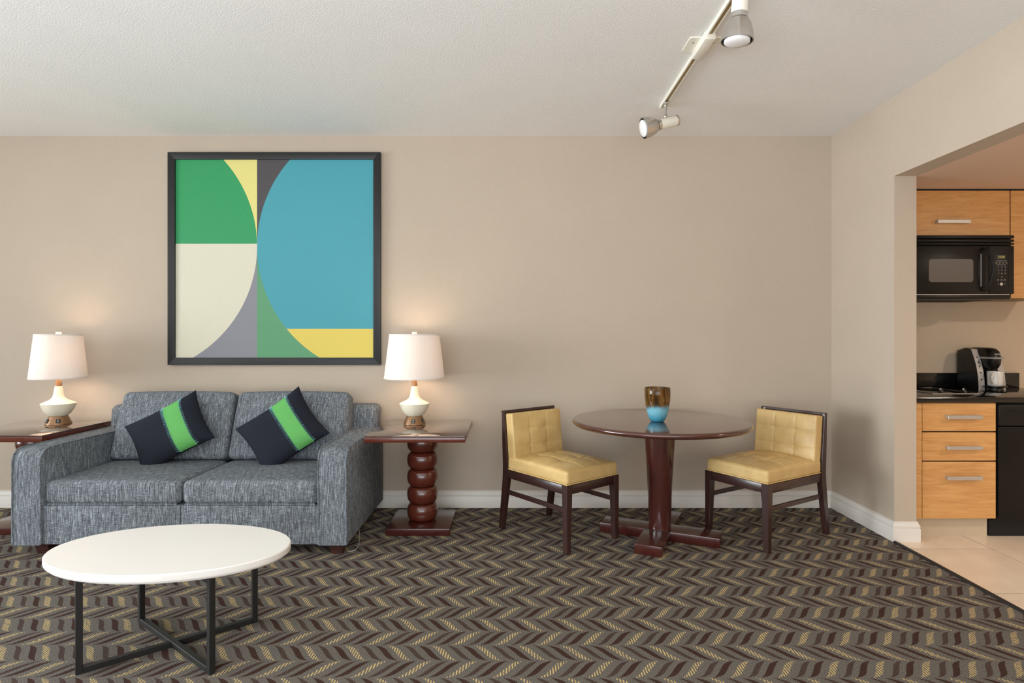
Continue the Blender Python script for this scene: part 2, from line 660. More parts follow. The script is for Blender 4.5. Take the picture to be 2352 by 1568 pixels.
# kitchen floor tiles
S = 0.604
tile_x = [(XR - 0.004, 2.845), (2.845, 2.845 + S), (2.845 + S, 2.845 + 2 * S), (2.845 + 2 * S, 2.845 + 3 * S), (2.845 + 3 * S, KX)]
tile_y = []
yy = 3.488
while yy - S > 0.5:
    yy -= S
tile_y = [(0.5, yy)]
while yy < 4.2:
    tile_y.append((yy, min(yy + S, YB)))
    yy += S
for (a, b) in tile_x:
    for (c_, d_) in tile_y:
        x0 = a
        box('floor_tile', x0 + 0.003, b - 0.003, c_ + 0.003, d_ - 0.003, -0.02, 0.0, 'tile_beige', fk)
# dark strip where carpet meets tile
struct(prism('trim_1', [(XR - 0.022, 0.0), (XR - 0.018, 0.008), (XR - 0.006, 0.010), (XR + 0.008, 0.004), (XR + 0.010, 0.0)], 'y', 0.5, YE - 0.02, 'edge_strip'))

# baseboards
BBP = [(0, 0), (0.016, 0), (0.016, 0.078), (0.014, 0.082), (0.0115, 0.083), (0.0115, 0.086), (0.0145, 0.088), (0.0145, 0.097), (0.012, 0.104), (0.008, 0.109), (0.006, 0.116), (0.007, 0.119), (0.006, 0.123), (0, 0.124)]
struct(prism('baseboard_back', [(YB - u, v) for u, v in BBP], 'x', XL, XR, 'trim_white'))
struct(prism('baseboard_left', [(XL + u, v) for u, v in BBP], 'y', YF, YB, 'trim_white'))
bm = bmesh.new()


def sweep_profile(bm, path, prof):
    """path: plan points, outward normals to the right of travel; mitred corners"""
    rings = []
    n = len(path)
    for i, p in enumerate(path):
        p = Vector(p)
        dirs = []
        if i > 0:
            dirs.append((p - Vector(path[i - 1])).normalized())
        if i < n - 1:
            dirs.append((Vector(path[i + 1]) - p).normalized())
        nrm = [Vector((d.y, -d.x)) for d in dirs]
        if len(nrm) == 2:
            m_ = (nrm[0] + nrm[1]).normalized()
            m_ = m_ / m_.dot(nrm[0])
        else:
            m_ = nrm[0]
        rings.append([bm.verts.new((p.x + m_.x * u, p.y + m_.y * u, v)) for u, v in prof])
    k = len(prof)
    for A, B in zip(rings[:-1], rings[1:]):
        for j in range(k):
            bm.faces.new((A[j], A[(j + 1) % k], B[(j + 1) % k], B[j]))
    bm.faces.new(rings[0])
    bm.faces.new(rings[-1][::-1])


sweep_profile(bm, [(XK, YE + 0.04), (XK, YE), (XR, YE), (XR, YB)][::-1], [(u, v) for u, v in BBP])
struct(finish('baseboard_right', bm, 'trim_white'))

# ------------------------------------------------------------------ framed picture
fx0, fx1, fz0, fz1 = -2.540, -0.978, 1.052, 2.613
P0 = thing('framed_picture', 'large square abstract print in a black frame hung above the sofa', 'picture', ((fx0 + fx1) / 2, YB - 0.001, fz0))
fw = 0.053
yf = YB - 0.032
bmf = [[(fx0, fz0), (fx1, fz0), (fx1 - fw, fz0 + fw), (fx0 + fw, fz0 + fw)], [(fx1, fz0), (fx1, fz1), (fx1 - fw, fz1 - fw), (fx1 - fw, fz0 + fw)],
       [(fx1, fz1), (fx0, fz1), (fx0 + fw, fz1 - fw), (fx1 - fw, fz1 - fw)], [(fx0, fz1), (fx0, fz0), (fx0 + fw, fz0 + fw), (fx0 + fw, fz1 - fw)]]
for q in bmf:
    prism('frame_rail', q, 'y', yf, YB - 0.002, 'frame_black', P0, bev=0.0015, world=True)
# print: pixel-like units of the design, 1348 x 1356, mapped on the inner rectangle
ix0, ix1, iz0, iz1 = fx0 + fw, fx1 - fw, fz0 + fw, fz1 - fw
UW, UH = 1348.0, 1356.0
TAN = 554.0


def art(u, v):
    return (ix0 + u / UW * (ix1 - ix0), iz1 - v / UH * (iz1 - iz0))


def lc(v, r=884.0, vc=593.0):
    return TAN - r + sqrt(max(0, r * r - (v - vc) ** 2))


def rc(v, r=898.0, vc=592.0):
    return TAN + r - sqrt(max(0, r * r - (v - vc) ** 2))


def span(a, b, n=28):
    return [a + (b - a) * k / n for k in range(n + 1)]


vt = 593.0
regs = [('art_green', [(0, 0)] + [(lc(v), v) for v in span(0, 575)] + [(0, 575)]),
        ('art_cream', [(0, 575)] + [(lc(v), v) for v in span(575, UH)] + [(0, UH)]),
        ('art_yellow', [(TAN, 0), (TAN, vt)] + [(lc(v), v) for v in span(0, vt - 3)][::-1]),
        ('art_grey', [(lc(v), v) for v in span(vt + 3, UH)] + [(TAN, UH), (TAN, vt)]),
        ('art_charcoal', [(TAN, vt), (TAN, 0)] + [(rc(v), v) for v in span(0, vt - 3)]),
        ('art_midgreen', [(TAN, vt)] + [(rc(v), v) for v in span(vt + 3, UH)] + [(TAN, UH)]),
        ('art_blue', [(rc(v), v) for v in span(0, 1158)] + [(UW, 1158), (UW, 0)]),
        ('art_gold', [(rc(v), v) for v in span(1158, UH)] + [(UW, UH), (UW, 1158)])]
bm = bmesh.new()
for k, (mn, pl) in enumerate(regs):
    f_ = bm.faces.new([bm.verts.new((art(u, v)[0], YB - 0.018, art(u, v)[1])) for u, v in pl])
    f_.material_index = k
bm.normal_update()
bmesh.ops.triangulate(bm, faces=bm.faces)
ex = bmesh.ops.extrude_face_region(bm, geom=list(bm.faces))
bmesh.ops.translate(bm, verts=[v for v in ex['geom'] if isinstance(v, bmesh.types.BMVert)], vec=(0, 0.012, 0))
finish('print', bm, [r[0] for r in regs], P0, True, 0)

# ------------------------------------------------------------------ sofa
SX0, SX1 = -2.875, -0.955
AW = 0.168
SYF, SYB = 3.355, 4.30
sofa = thing('sofa', 'grey-blue woven two-seat sofa against the back wall', 'sofa', ((SX0 + SX1) / 2, (SYF + SYB) / 2, 0))
ZB, ZA = 0.068, 0.618


def arm_outline(y0, y1, z0, z1, r):
    o = [(y1, z0), (y1, z1)]
    for k in range(9):
        a_ = pi / 2 + (pi / 2) * k / 8
        o.append((y0 + r + r * cos(a_), z1 - r + r * sin(a_)))
    o.append((y0, z0))
    return o


for sx in (SX0, SX1 - AW):
    bm = bmesh.new()
    add_prism(bm, arm_outline(SYF, SYB - 0.02, ZB, ZA, 0.075), 'x', sx, sx + AW)
    bmesh.ops.bevel(bm, geom=[e for e in bm.edges if abs(e.verts[0].co.x - e.verts[1].co.x) < 1e-5], offset=0.007, segments=2, profile=0.5, affect='EDGES')
    arm = finish('arm', bm, 'sofa_weave', sofa, True, 50)
    for ex_ in (sx + 0.004, sx + AW - 0.004):
        pts = [(ex_, p[0] - 0.001, p[1] + 0.001) for p in arm_outline(SYF, SYB - 0.06, ZB + 0.004, ZA, 0.075)][1:]
        tube('piping', pts, 0.0048, 'sofa_weave', arm, 6, world=True)
ix0_, ix1_ = SX0 + AW, SX1 - AW
mid = (ix0_ + ix1_) / 2
for a_, b_ in ((ix0_, mid), (mid, ix1_)):
    box('front_panel', a_ + 0.0005, b_ - 0.0008, SYF + 0.012, SYB - 0.1, ZB, 0.292, 'sofa_weave', sofa, bev=0.006, world=True)
# back frame
def backdef(p):
    q = Vector(p)
    q.y += (q.z) * 0.10
    return (q.x + mid, q.y + 4.195, q.z + 0.43)


rbox('back_frame', (SX1 - SX0) / 2 - 0.012, 0.082, 0.345, 0.045, 'sofa_weave', sofa, n=(8, 3, 6), fn=backdef, world=True)


def seat_def(cx):
    hx = (ix1_ - ix0_) / 4
    def f(p):
        q = Vector(p)
        u, v = q.x / hx, q.y / 0.29
        cr = max(0, 1 - u * u) * max(0, 1 - v * v)
        if q.z > 0:
            q.z += 0.012 * cr + 0.006 * max(0, 1 - abs(u) ** 6)
        q.y -= 0.006 * max(0, 1 - u * u) * (1 if q.y < -0.2 else 0)
        return (q.x + cx, q.y + 3.665, q.z + 0.362)
    return f


for cx in ((ix0_ + mid) / 2, (mid + ix1_) / 2):
    hw = (ix1_ - ix0_) / 4 - 0.003
    so = rbox('seat_cushion', hw, 0.298, 0.066, 0.034, 'sofa_weave', sofa, n=(16, 12, 3), fn=seat_def(cx), world=True)
    zt_ = 0.362 + 0.05
    tube('piping', [(cx - hw + 0.02, 3.667 - 0.298 + 0.004, 0.299), (cx + hw - 0.02, 3.667 - 0.298 + 0.004, 0.299)], 0.0045, 'sofa_weave', so, 6, world=True)


def backc_def(cx, side):
    hx = (ix1_ - ix0_) / 4
    L_ = radians(20)
    def f(p):
        q = Vector(p)
        u, v = q.x / hx, q.z / 0.22
        cr = max(0, 1 - u * u) * max(0, 1 - v * v)
        if q.y < 0:
            q.y -= 0.035 * cr
        q.z += 0.012 * max(0, 1 - u * u) * (1 if q.z > 0 else 0)
        # the cushions narrow slightly at the top corners
        q.x *= 1 - 0.015 * max(0, v)
        c_, s_ = cos(L_), sin(L_)
        yy_, zz_ = q.y * c_ + q.z * s_, -q.y * s_ + q.z * c_
        return (q.x + cx, yy_ + 4.034, zz_ + 0.643)
    return f


for cx in ((ix0_ + mid) / 2, (mid + ix1_) / 2):
    rbox('back_cushion', (ix1_ - ix0_) / 4 - 0.004, 0.070, 0.229, 0.036, 'sofa_weave', sofa, n=(16, 4, 12), fn=backc_def(cx, 0), world=True)
for fx in (SX0 + 0.135, SX1 - 0.075):
    for fy in (SYF + 0.085, SYB - 0.10):
        bm = bmesh.new()
        add_prism(bm, [(-1, -1), (1, -1), (1, 1), (-1, 1)], 'z', 0, 0.078)
        for v in bm.verts:
            k = 0.030 if v.co.z < 0.01 else 0.044
            v.co.x = fx + v.co.x * k
            v.co.y = fy + v.co.y * k
        finish('foot', bm, 'foot_wood', sofa, True, 0)

# ------------------------------------------------------------------ throw pillows
SEAT_Z = 0.432


def pillow(cx, cy, cz, roll, lean, ha, hb, label):
    T_ = thing('throw_pillow', label, 'pillow', (cx, cy - 0.05, SEAT_Z), 0, 'throw pillows on the sofa')
    th = 0.068
    R_ = Matrix.Translation((cx, cy, cz)) @ Matrix.Rotation(-lean, 4, 'X') @ Matrix.Rotation(-roll, 4, 'Y')

    def S_(u, v, side, off=0.0):
        x_ = ha * u * (1 - 0.10 * (1 - v * v) * abs(u))
        z_ = hb * v * (1 - 0.10 * (1 - u * u) * abs(v))
        h_ = th * (max(0, (1 - u ** 4)) * max(0, (1 - v ** 4))) ** 0.55 * (1 - 0.10 * (u * u + v * v))
        p = R_ @ Vector((x_, -side * (h_ + off), z_))
        if p.z < SEAT_Z + 0.001:
            p.z = SEAT_Z + 0.001 + off
        return p
    N = 30
    gr = [sin(pi / 2 * (2 * k / N - 1)) for k in range(N + 1)]
    bm = bmesh.new()
    vs = {}
    for side in (1, -1):
        for i, u in enumerate(gr):
            for j, v in enumerate(gr):
                bd = i in (0, N) or j in (0, N)
                key = (i, j, 0 if bd else side)
                if key not in vs:
                    vs[key] = bm.verts.new(S_(u, v, side))
        for i in range(N):
            for j in range(N):
                q = []
                for di, dj in ((0, 0), (1, 0), (1, 1), (0, 1)):
                    ii, jj = i + di, j + dj
                    bd = ii in (0, N) or jj in (0, N)
                    q.append(vs[(ii, jj, 0 if bd else side)])
                bm.faces.new(q)
    finish('cover', bm, 'pillow_navy', T_, True, 70)
    # green band on the front
    u0, u1 = 0.10, 0.555
    bm = bmesh.new()
    M_, K_ = 10, 36
    vv = [sin(pi / 2 * (2 * k / K_ - 1)) * 0.995 for k in range(K_ + 1)]
    g0 = [[bm.verts.new(S_(u0 + (u1 - u0) * i / M_, v, 1, 0.0022)) for v in vv] for i in range(M_ + 1)]
    g1 = [[bm.verts.new(S_(u0 + (u1 - u0) * i / M_, v, 1, -0.002)) for v in vv] for i in range(M_ + 1)]
    for i in range(M_):
        for j in range(K_):
            bm.faces.new((g0[i][j], g0[i + 1][j], g0[i + 1][j + 1], g0[i][j + 1]))
            bm.faces.new((g1[i][j], g1[i][j + 1], g1[i + 1][j + 1], g1[i + 1][j]))
    for j in range(K_):
        for i in (0, M_):
            bm.faces.new((g0[i][j], g0[i][j + 1], g1[i][j + 1], g1[i][j]))
    band = finish('stripe', bm, 'pillow_green', T_, True, 70)
    band['label'] = 'bright green stitched stripe'
    for ue, sg in ((u0, -1), (u1, 1)):
        pts = []
        nz = 30
        for k in range(2 * nz + 1):
            v = -0.985 + 1.97 * k / (2 * nz)
            du = 0.062 * sg if k % 2 else -0.03 * sg
            pts.append(S_(ue + du, v, 1, 0.0042))
        bm = bmesh.new()
        add_tube(bm, pts, 0.0013, 4)
        for k in range(2 * nz + 1):
            pass
        finish('stitching', bm, 'thread_teal', T_, True, 0)
    return T_


pillow(-2.262, 3.852, 0.634, radians(31), radians(23), 0.245, 0.190, 'navy throw pillow with green stripe, the left one of the pair on the sofa')
pillow(-1.520, 3.852, 0.641, radians(38), radians(23), 0.240, 0.205, 'navy throw pillow with green stripe leaning beside the right sofa arm')

# ------------------------------------------------------------------ side tables
def side_table(cx, cyt, label):
    T_ = thing('side_table', label, 'side table', (cx, cyt, 0), 0, 'side tables flanking the sofa')
    hw, hd = 0.311, 0.325
    box('base_plate', -0.203, 0.203, -0.205, 0.205, 0, 0.046, 'mahogany_dark', T_, bev=0.003)
    zz, n_ = 0.046, 5
    hgt = (0.612 - 0.046) / n_
    for k in range(n_):
        prof = []
        for q in range(15):
            a_ = -pi / 2 + pi * q / 14
            r_ = 0.060 + 0.042 * max(0.0, cos(a_)) ** 0.62
            prof.append((r_, zz + hgt / 2 + hgt / 2 * sin(a_)))
        prof = [(0, prof[0][1])] + prof + [(0, prof[-1][1])]
        lathe('column_bead', prof, 'mahogany', T_, 40)
        zz += hgt
    box('top', -hw, hw, -hd, hd, 0.612, 0.645, 'mahogany', T_, bev=0.003)
    box('glass_sheet', -hw + 0.002, hw - 0.002, -hd + 0.002, hd - 0.002, 0.645, 0.654, 'glass_sheet', T_, bev=0.0015)
    return T_


side_table(-0.609, 3.915, 'beaded-column mahogany side table between the sofa and the dining chairs')
side_table(-3.215, 3.93, 'mahogany side table at the left edge, half hidden by the sofa arm')


# ------------------------------------------------------------------ table lamps
def table_lamp(cx, cy, cz, label, rot, rb=0.208, rt=0.172):
    T_ = thing('table_lamp', label, 'lamp', (cx, cy, cz), rot, 'lit table lamps on the side tables')
    lathe('base', [(0, 0), (0.077, 0), (0.077, 0.004), (0.054, 0.056), (0, 0.056)], 'lamp_bronze', T_, 48)
    prof = [(0, 0.056), (0.052, 0.057), (0.068, 0.070), (0.083, 0.090), (0.094, 0.112), (0.1025, 0.138), (0.1035, 0.142), (0.1005, 0.145), (0.078, 0.156), (0.052, 0.168), (0.038, 0.182), (0.031, 0.200), (0.027, 0.225), (0.0215, 0.262), (0, 0.262)]
    lathe('body', prof, 'lamp_ivory', T_, 56, smooth=28)
    lathe('neck', [(0, 0.262), (0.0205, 0.262), (0.0165, 0.305), (0.012, 0.312), (0.008, 0.33), (0.008, 0.44), (0, 0.44)], 'lamp_bronze', T_, 32)
    zb, zt_ = 0.318, 0.622
    sh = lathe('shade', [(rb, zb), (rb - 0.0003, zb + 0.004), (rt, zt_), (rt - 0.003, zt_), (rb - 0.003, zb + 0.004), (rb - 0.003, zb), (rb, zb)], 'shade_cloth', T_, 72, smooth=30)
    for rr, z_ in ((rb, zb + 0.004), (rt, zt_ - 0.004)):
        lathe('rim_tape', [(rr + 0.0012, z_ - 0.005), (rr + 0.001, z_ + 0.005), (rr - 0.004, z_ + 0.005), (rr - 0.004, z_ - 0.005), (rr + 0.0012, z_ - 0.005)], 'shade_cloth', sh, 72)
    bm = bmesh.new()
    for k in range(3):
        a_ = 2 * pi * k / 3 + 0.4
        add_tube(bm, [(0, 0, zt_ - 0.012), (rt * cos(a_) * 0.98, rt * sin(a_) * 0.98, zt_ - 0.006)], 0.0022, 6)
    add_tube(bm, [(0, 0, 0.43), (0, 0, zt_)], 0.003, 6)
    finish('harp', bm, 'lamp_bronze', T_)
    lathe('finial', [(0, zt_ - 0.004), (0.016, zt_ - 0.004), (0.017, zt_), (0.017, zt_ + 0.014), (0.014, zt_ + 0.017), (0, zt_ + 0.017)], 'lamp_ivory', T_, 24)
    for a_ in (-0.50, 0.62):
        # small sockets in the sloping base
        M_ = Matrix.Rotation(a_, 4, 'Z') @ Matrix.Translation((0, -0.0685, 0.026)) @ Matrix.Rotation(radians(-24), 4, 'X')
        bm = bmesh.new()
        add_box(bm, -0.013, 0.013, -0.004, 0.006, -0.014, 0.014, 0.002, 2, M_)
        so = finish('socket', bm, 'plastic_black', T_)
        bm = bmesh.new()
        for dz in (-0.006, 0.006):
            add_box(bm, -0.006, 0.006, -0.0052, -0.0035, dz - 0.002, dz + 0.002, 0, 1, M_)
        finish('slot', bm, 'silver_plastic', so)
    lathe('bulb', [(0, 0.395), (0.014, 0.398), (0.016, 0.42), (0.028, 0.45), (0.032, 0.475), (0.024, 0.498), (0, 0.506)], 'bulb_lit', T_, 24)
    l = bpy.data.lights.new('lamp_light', 'POINT')
    l.energy = 4.6
    l.color = (1.0, 0.80, 0.62)
    l.shadow_soft_size = 0.09
    lo = bpy.data.objects.new('lamp_light', l)
    lo.location = (0, 0, 0.475)
    COL.objects.link(lo)
    lo.parent = T_
    return T_


table_lamp(-0.690, 4.075, 0.655, 'lit table lamp with white shade on the side table next to the dining chairs', 0.55)
table_lamp(-3.165, 4.075, 0.655, 'lit table lamp with a slightly narrower white shade on the leftmost side table', 0.0, 0.168, 0.137)

# ------------------------------------------------------------------ coffee table
CT = thing('coffee_table', 'oval white-topped coffee table on black crossed metal legs in front of the sofa', 'coffee table', (-1.413, 2.42, 0))
A_, B_ = 0.481, 0.291
bm = bmesh.new()
prof = [(1 - 0.10 / 0.481, -0.040), (1 - 0.012 / 0.481, -0.036), (1 - 0.002 / 0.481, -0.028), (1.0, -0.024), (1.0, -0.004), (1 - 0.004 / 0.481, 0)]
N = 96
rings = [[bm.verts.new((A_ * k_ * cos(2 * pi * i / N), B_ * k_ * sin(2 * pi * i / N), 0.40 + z_)) for i in range(N)] for k_, z_ in prof]
for Ra, Rb in zip(rings[:-1], rings[1:]):
    for i in range(N):
        bm.faces.new((Ra[i], Ra[(i + 1) % N], Rb[(i + 1) % N], Rb[i]))
bm.faces.new(rings[0][::-1])
bm.faces.new(rings[-1])
finish('tabletop', bm, 'table_white', CT, smooth=30)
legs = {'fl': (-1.636, 2.205), 'fr': (-1.139, 2.205), 'bl': (-1.650, 2.597), 'br': (-1.150, 2.600)}


def u_frame(a, b, z0):
    """square-tube loop: leg, floor bar, leg, under-top bar"""
    a, b = Vector(a), Vector(b)
    d_ = b - a
    L = d_.length
    ang = math.atan2(d_.y, d_.x)
    M_ = Matrix.Translation((a.x, a.y, 0)) @ Matrix.Rotation(ang, 4, 'Z')
    h_ = 0.0115
    bm = bmesh.new()
    add_box(bm, -h_, h_, -h_, h_, z0, 0.362, 0.0015, 1, M_)
    add_box(bm, L - h_, L + h_, -h_, h_, z0, 0.362, 0.0015, 1, M_)
    add_box(bm, h_, L - h_, -h_, h_, z0, z0 + 2 * h_, 0.0015, 1, M_)
    add_box(bm, h_, L - h_, -h_, h_, 0.339, 0.361, 0.0015, 1, M_)
    return finish('leg_frame', bm, 'black_metal', CT, True, 30)


u_frame(legs['fl'], legs['br'], 0.0)
u_frame(legs['fr'], legs['bl'], 0.001)

# ------------------------------------------------------------------ dining table
TX, TY = 0.925, 3.712
DT = thing('dining_table', 'round dark mahogany pedestal dining table between two leather chairs', 'dining table', (TX, TY, 0))
ZT, RT = 0.737, 0.552
lathe('tabletop', [(0, ZT - 0.034), (RT - 0.03, ZT - 0.034), (RT - 0.012, ZT - 0.032), (RT - 0.003, ZT - 0.024), (RT, ZT - 0.016), (RT - 0.003, ZT - 0.007), (RT - 0.010, ZT - 0.0015), (RT - 0.022, ZT), (0, ZT)], 'table_top_wood', DT, 112, smooth=50)
lathe('column', [(0, 0.060), (0.069, 0.060), (0.0695, 0.088), (0.0715, 0.089), (0.0715, 0.092), (0.0695, 0.093), (0.074, 0.25), (0.0835, 0.45), (0.0955, 0.64), (0.099, 0.703), (0, 0.703)], 'mahogany_dark', DT, 56)
for k, L2 in ((0, 0.367), (1, 0.367)):
    M_ = Matrix.Rotation(radians(-24.5) + k * pi / 2, 4, 'Z')
    bm = bmesh.new()
    if k == 0:
        add_box(bm, -L2, L2, -0.08, 0.08, 0, 0.060, 0.003, 2, M_)
        finish('base_beam', bm, 'mahogany_dark', DT)
    else:
        add_box(bm, 0.0795, L2, -0.08, 0.08, 0, 0.0598, 0.003, 2, M_)
        finish('base_beam', bm, 'mahogany_dark', DT)
        bm = bmesh.new()
        add_box(bm, -L2, -0.0795, -0.08, 0.08, 0, 0.0598, 0.003, 2, M_)
        finish('base_beam', bm, 'mahogany_dark', DT)

# vase
VA = [(0, 0), (0.030, 0), (0.037, 0.004), (0.047, 0.022), (0.058, 0.055), (0.066, 0.095), (0.071, 0.135), (0.0725, 0.170), (0.072, 0.205), (0.070, 0.210), (0.068, 0.205), (0.0685, 0.170), (0.067, 0.135), (0.062, 0.095), (0.054, 0.055), (0.043, 0.024), (0.030, 0.013), (0, 0.012)]
VA = [(r_ * 1.09, z_) for r_, z_ in VA]
va = lathe('vase', VA, 'vase_glass', None, 48, smooth=60)
va.location = (0.890, 3.63, ZT)
tag(va, 'amber glass vase with a mottled turquoise lower half on the round table', 'vase')


# ------------------------------------------------------------------ dining chairs
def tuft(u, v, depth):
    """u,v in -1..1; seams at thirds, deepest at the four crossings"""
    g_ = 0
    for q in (u, v):
        o_ = v if q is u else u
        dq = min(abs(q - 1 / 3), abs(q + 1 / 3))
        g_ = max(g_, math.exp(-(dq / 0.022) ** 2) * 0.34 * (1 - abs(o_) ** 6))
    db = min(sqrt((u - a) ** 2 + (v - b) ** 2) for a in (-1 / 3, 1 / 3) for b in (-1 / 3, 1 / 3))
    g_ += math.exp(-(db / 0.13)) * 0.75
    return -depth * g_


def chair(cx, cy, ang, label):
    """local frame: +x is the way the sitter faces, y is width"""
    T_ = thing('dining_chair', label, 'chair', (cx, cy, 0), ang, 'leather dining chairs at the round table')
    W = 0.228
    XF, XRr = 0.322, -0.235
    lw = 0.023
    for s_ in (-1, 1):
        bm = bmesh.new()
        add_prism(bm, [(-1, -1), (1, -1), (1, 1), (-1, 1)], 'z', 0, 0.400)
        for v in bm.verts:
            k = 0.0165 if v.co.z < 0.1 else lw
            ox = 0.012 if v.co.z < 0.1 else 0.0
            v.co.x = XF - lw + ox * 0 + v.co.x * k + (lw - k) * 0.9
            v.co.y = s_ * (W - lw) + v.co.y * k + s_ * (lw - k) * 0.9
        bmesh.ops.bevel(bm, geom=list(bm.edges), offset=0.002, segments=1, affect='EDGES')
        finish('front_leg', bm, 'espresso_wood', T_, smooth=30)
        # raked rear leg running on into the back post
        side = [(-0.318, 0.0), (-0.285, 0.0), (-0.228, 0.34), (-0.226, 0.41), (-0.262, 0.772), (-0.286, 0.776), (-0.280, 0.60), (-0.272, 0.41), (-0.276, 0.33)]
        y0_, y1_ = sorted((s_ * W, s_ * (W - 0.034)))
        bm = bmesh.new()
        b2 = bmesh.new()
        A2 = [b2.verts.new((u_, y0_, v_)) for u_, v_ in side]
        B2 = [b2.verts.new((u_, y1_, v_)) for u_, v_ in side]
        b2.faces.new(A2)
        b2.faces.new(B2[::-1])
        for k in range(len(side)):
            b2.faces.new((A2[k], B2[k], B2[(k + 1) % len(side)], A2[(k + 1) % len(side)]))
        bmesh.ops.bevel(b2, geom=list(b2.edges), offset=0.002, segments=1, affect='EDGES')
        join(bm, b2)
        finish('rear_leg', bm, 'espresso_wood', T_, smooth=30)
        box('side_apron', XRr, XF - 2 * lw + 0.001, s_ * (W - 0.014) - 0.010, s_ * (W - 0.014) + 0.010, 0.345, 0.398, 'espresso_wood', T_, bev=0.002)
        bm = bmesh.new()
        add_box(bm, -0.252, XF - 2 * lw + 0.004, s_ * (W - 0.022) - 0.0085, s_ * (W - 0.022) + 0.0085, 0.235, 0.262, 0.002, 1)
        finish('stretcher', bm, 'espresso_wood', T_)
    box('front_apron', XF - 0.030, XF - 0.006, -W + 2 * lw - 0.001, W - 2 * lw + 0.001, 0.345, 0.398, 'espresso_wood', T_, bev=0.002)
    box('rear_apron', XRr - 0.02, XRr + 0.004, -W + 0.034, W - 0.034, 0.345, 0.398, 'espresso_wood', T_, bev=0.002)
    # top rail and back panel behind the pad, leaning with the posts
    lean = math.atan2(0.036, 0.362)
    Mb = Matrix.Translation((-0.229, 0, 0.41)) @ Matrix.Rotation(-lean, 4, 'Y')
    bm = bmesh.new()
    add_box(bm, -0.022, -0.004, -W + 0.033, W - 0.033, 0.02, 0.354, 0.002, 1, Mb)
    finish('back_panel', bm, 'espresso_wood', T_)
    bm = bmesh.new()
    add_box(bm, -0.023, 0.001, -W - 0.0005, W + 0.0005, 0.353, 0.370, 0.002, 1, Mb)
    finish('top_rail', bm, 'espresso_wood', T_)

    # seat cushion
    hx, hy = 0.275, 0.222

    def sd(p):
        q = Vector(p)
        u, v = q.x / hx, q.y / hy
        if q.z > 0:
            cr = max(0, 1 - abs(u) ** 2.6) * max(0, 1 - abs(v) ** 2.6)
            q.z += 0.030 * cr + tuft(u * 1.0, v * 1.0, 0.024)
        return (q.x + 0.042, q.y, q.z + 0.440)
    rbox('seat_cushion', hx, hy, 0.040, 0.018, 'leather_gold', T_, n=(64, 64, 3), fn=sd)
    pts = [(0.042 + sx_ * (hx - 0.002), sy_ * (hy - 0.002), 0.4035) for sx_, sy_ in ((1, 1), (1, -1), (-1, -1), (-1, 1))]
    tube('seat_piping', pts, 0.0035, 'leather_gold', T_, 6, closed=True)

    # back pad
    hz, hy2 = 0.160, 0.216

    def bd(p):
        q = Vector(p)
        v, w_ = q.y / hy2, q.z / hz
        if q.x > 0:
            q.x += 0.010 * max(0, 1 - v * v) * max(0, 1 - w_ * w_) + tuft(v, w_, 0.014)
        q = Mb @ Vector((q.x + 0.036, q.y, q.z + 0.190))
        return q
    rbox('back_pad', 0.035, hy2, hz, 0.010, 'leather_gold', T_, n=(3, 56, 48), fn=bd)
    return T_


chair(0.278, 3.770, radians(-50.5), 'tan tufted leather dining chair on the left of the round table')
chair(1.630, 3.768, radians(212), 'tan tufted leather dining chair on the right of the round table, near the corner')

# ------------------------------------------------------------------ ceiling track and spotlights
TR = thing('ceiling_track', 'cream metal lighting track running along the ceiling toward the wall', 'light track', (0.947, 2.5, H - 0.03))
TXC = 0.947
y0, y1 = 0.9, 3.74
bm = bmesh.new()
for a_, b_, c_, d_ in ((-0.015, 0.015, -0.006, 0.0), (-0.015, -0.0125, -0.022, -0.006), (0.0125, 0.015, -0.022, -0.006), (-0.0125, -0.0085, -0.022, -0.020), (0.0085, 0.0125, -0.022, -0.020)):
    add_box(bm, TXC + a_, TXC + b_, y0, y1, H + c_, H + d_, 0)
finish('rail', bm, 'track_cream', TR, True, 0)
box('channel', TXC - 0.0125, TXC + 0.0125, y0, y1 - 0.01, H - 0.0185, H - 0.006, 'track_channel', TR, world=True)
box('end_cap', TXC - 0.0155, TXC + 0.0155, y1, y1 + 0.012, H - 0.0225, H, 'track_cream', TR, bev=0.002, world=True)
box('connector_box', TXC - 0.027, TXC + 0.027, 2.82, 3.03, H - 0.045, H - 0.004, 'track_cream', TR, bev=0.006, world=True)
bm = bmesh.new()
pl = []
for cx_, cy_, a0 in ((0.066, 0.066, 0), (-0.066, 0.066, 90), (-0.066, -0.066, 180), (0.066, -0.066, 270)):
    for k in range(5):
        a_ = radians(a0 + 90 * k / 4)
        pl.append((TXC + cx_ + 0.012 * cos(a_), 2.96 + cy_ + 0.012 * sin(a_)))
add_prism(bm, pl, 'z', H - 0.006, H)
mp = finish('mounting_plate', bm, 'track_cream', TR, True)
for sx_ in (-0.05, 0.05):
    lathe('screw', [(0, -0.002), (0.004, -0.002), (0.004, 0.001), (0, 0.001)], 'track_channel', mp, 10, TXC + sx_, 2.93, H - 0.007, world=True)


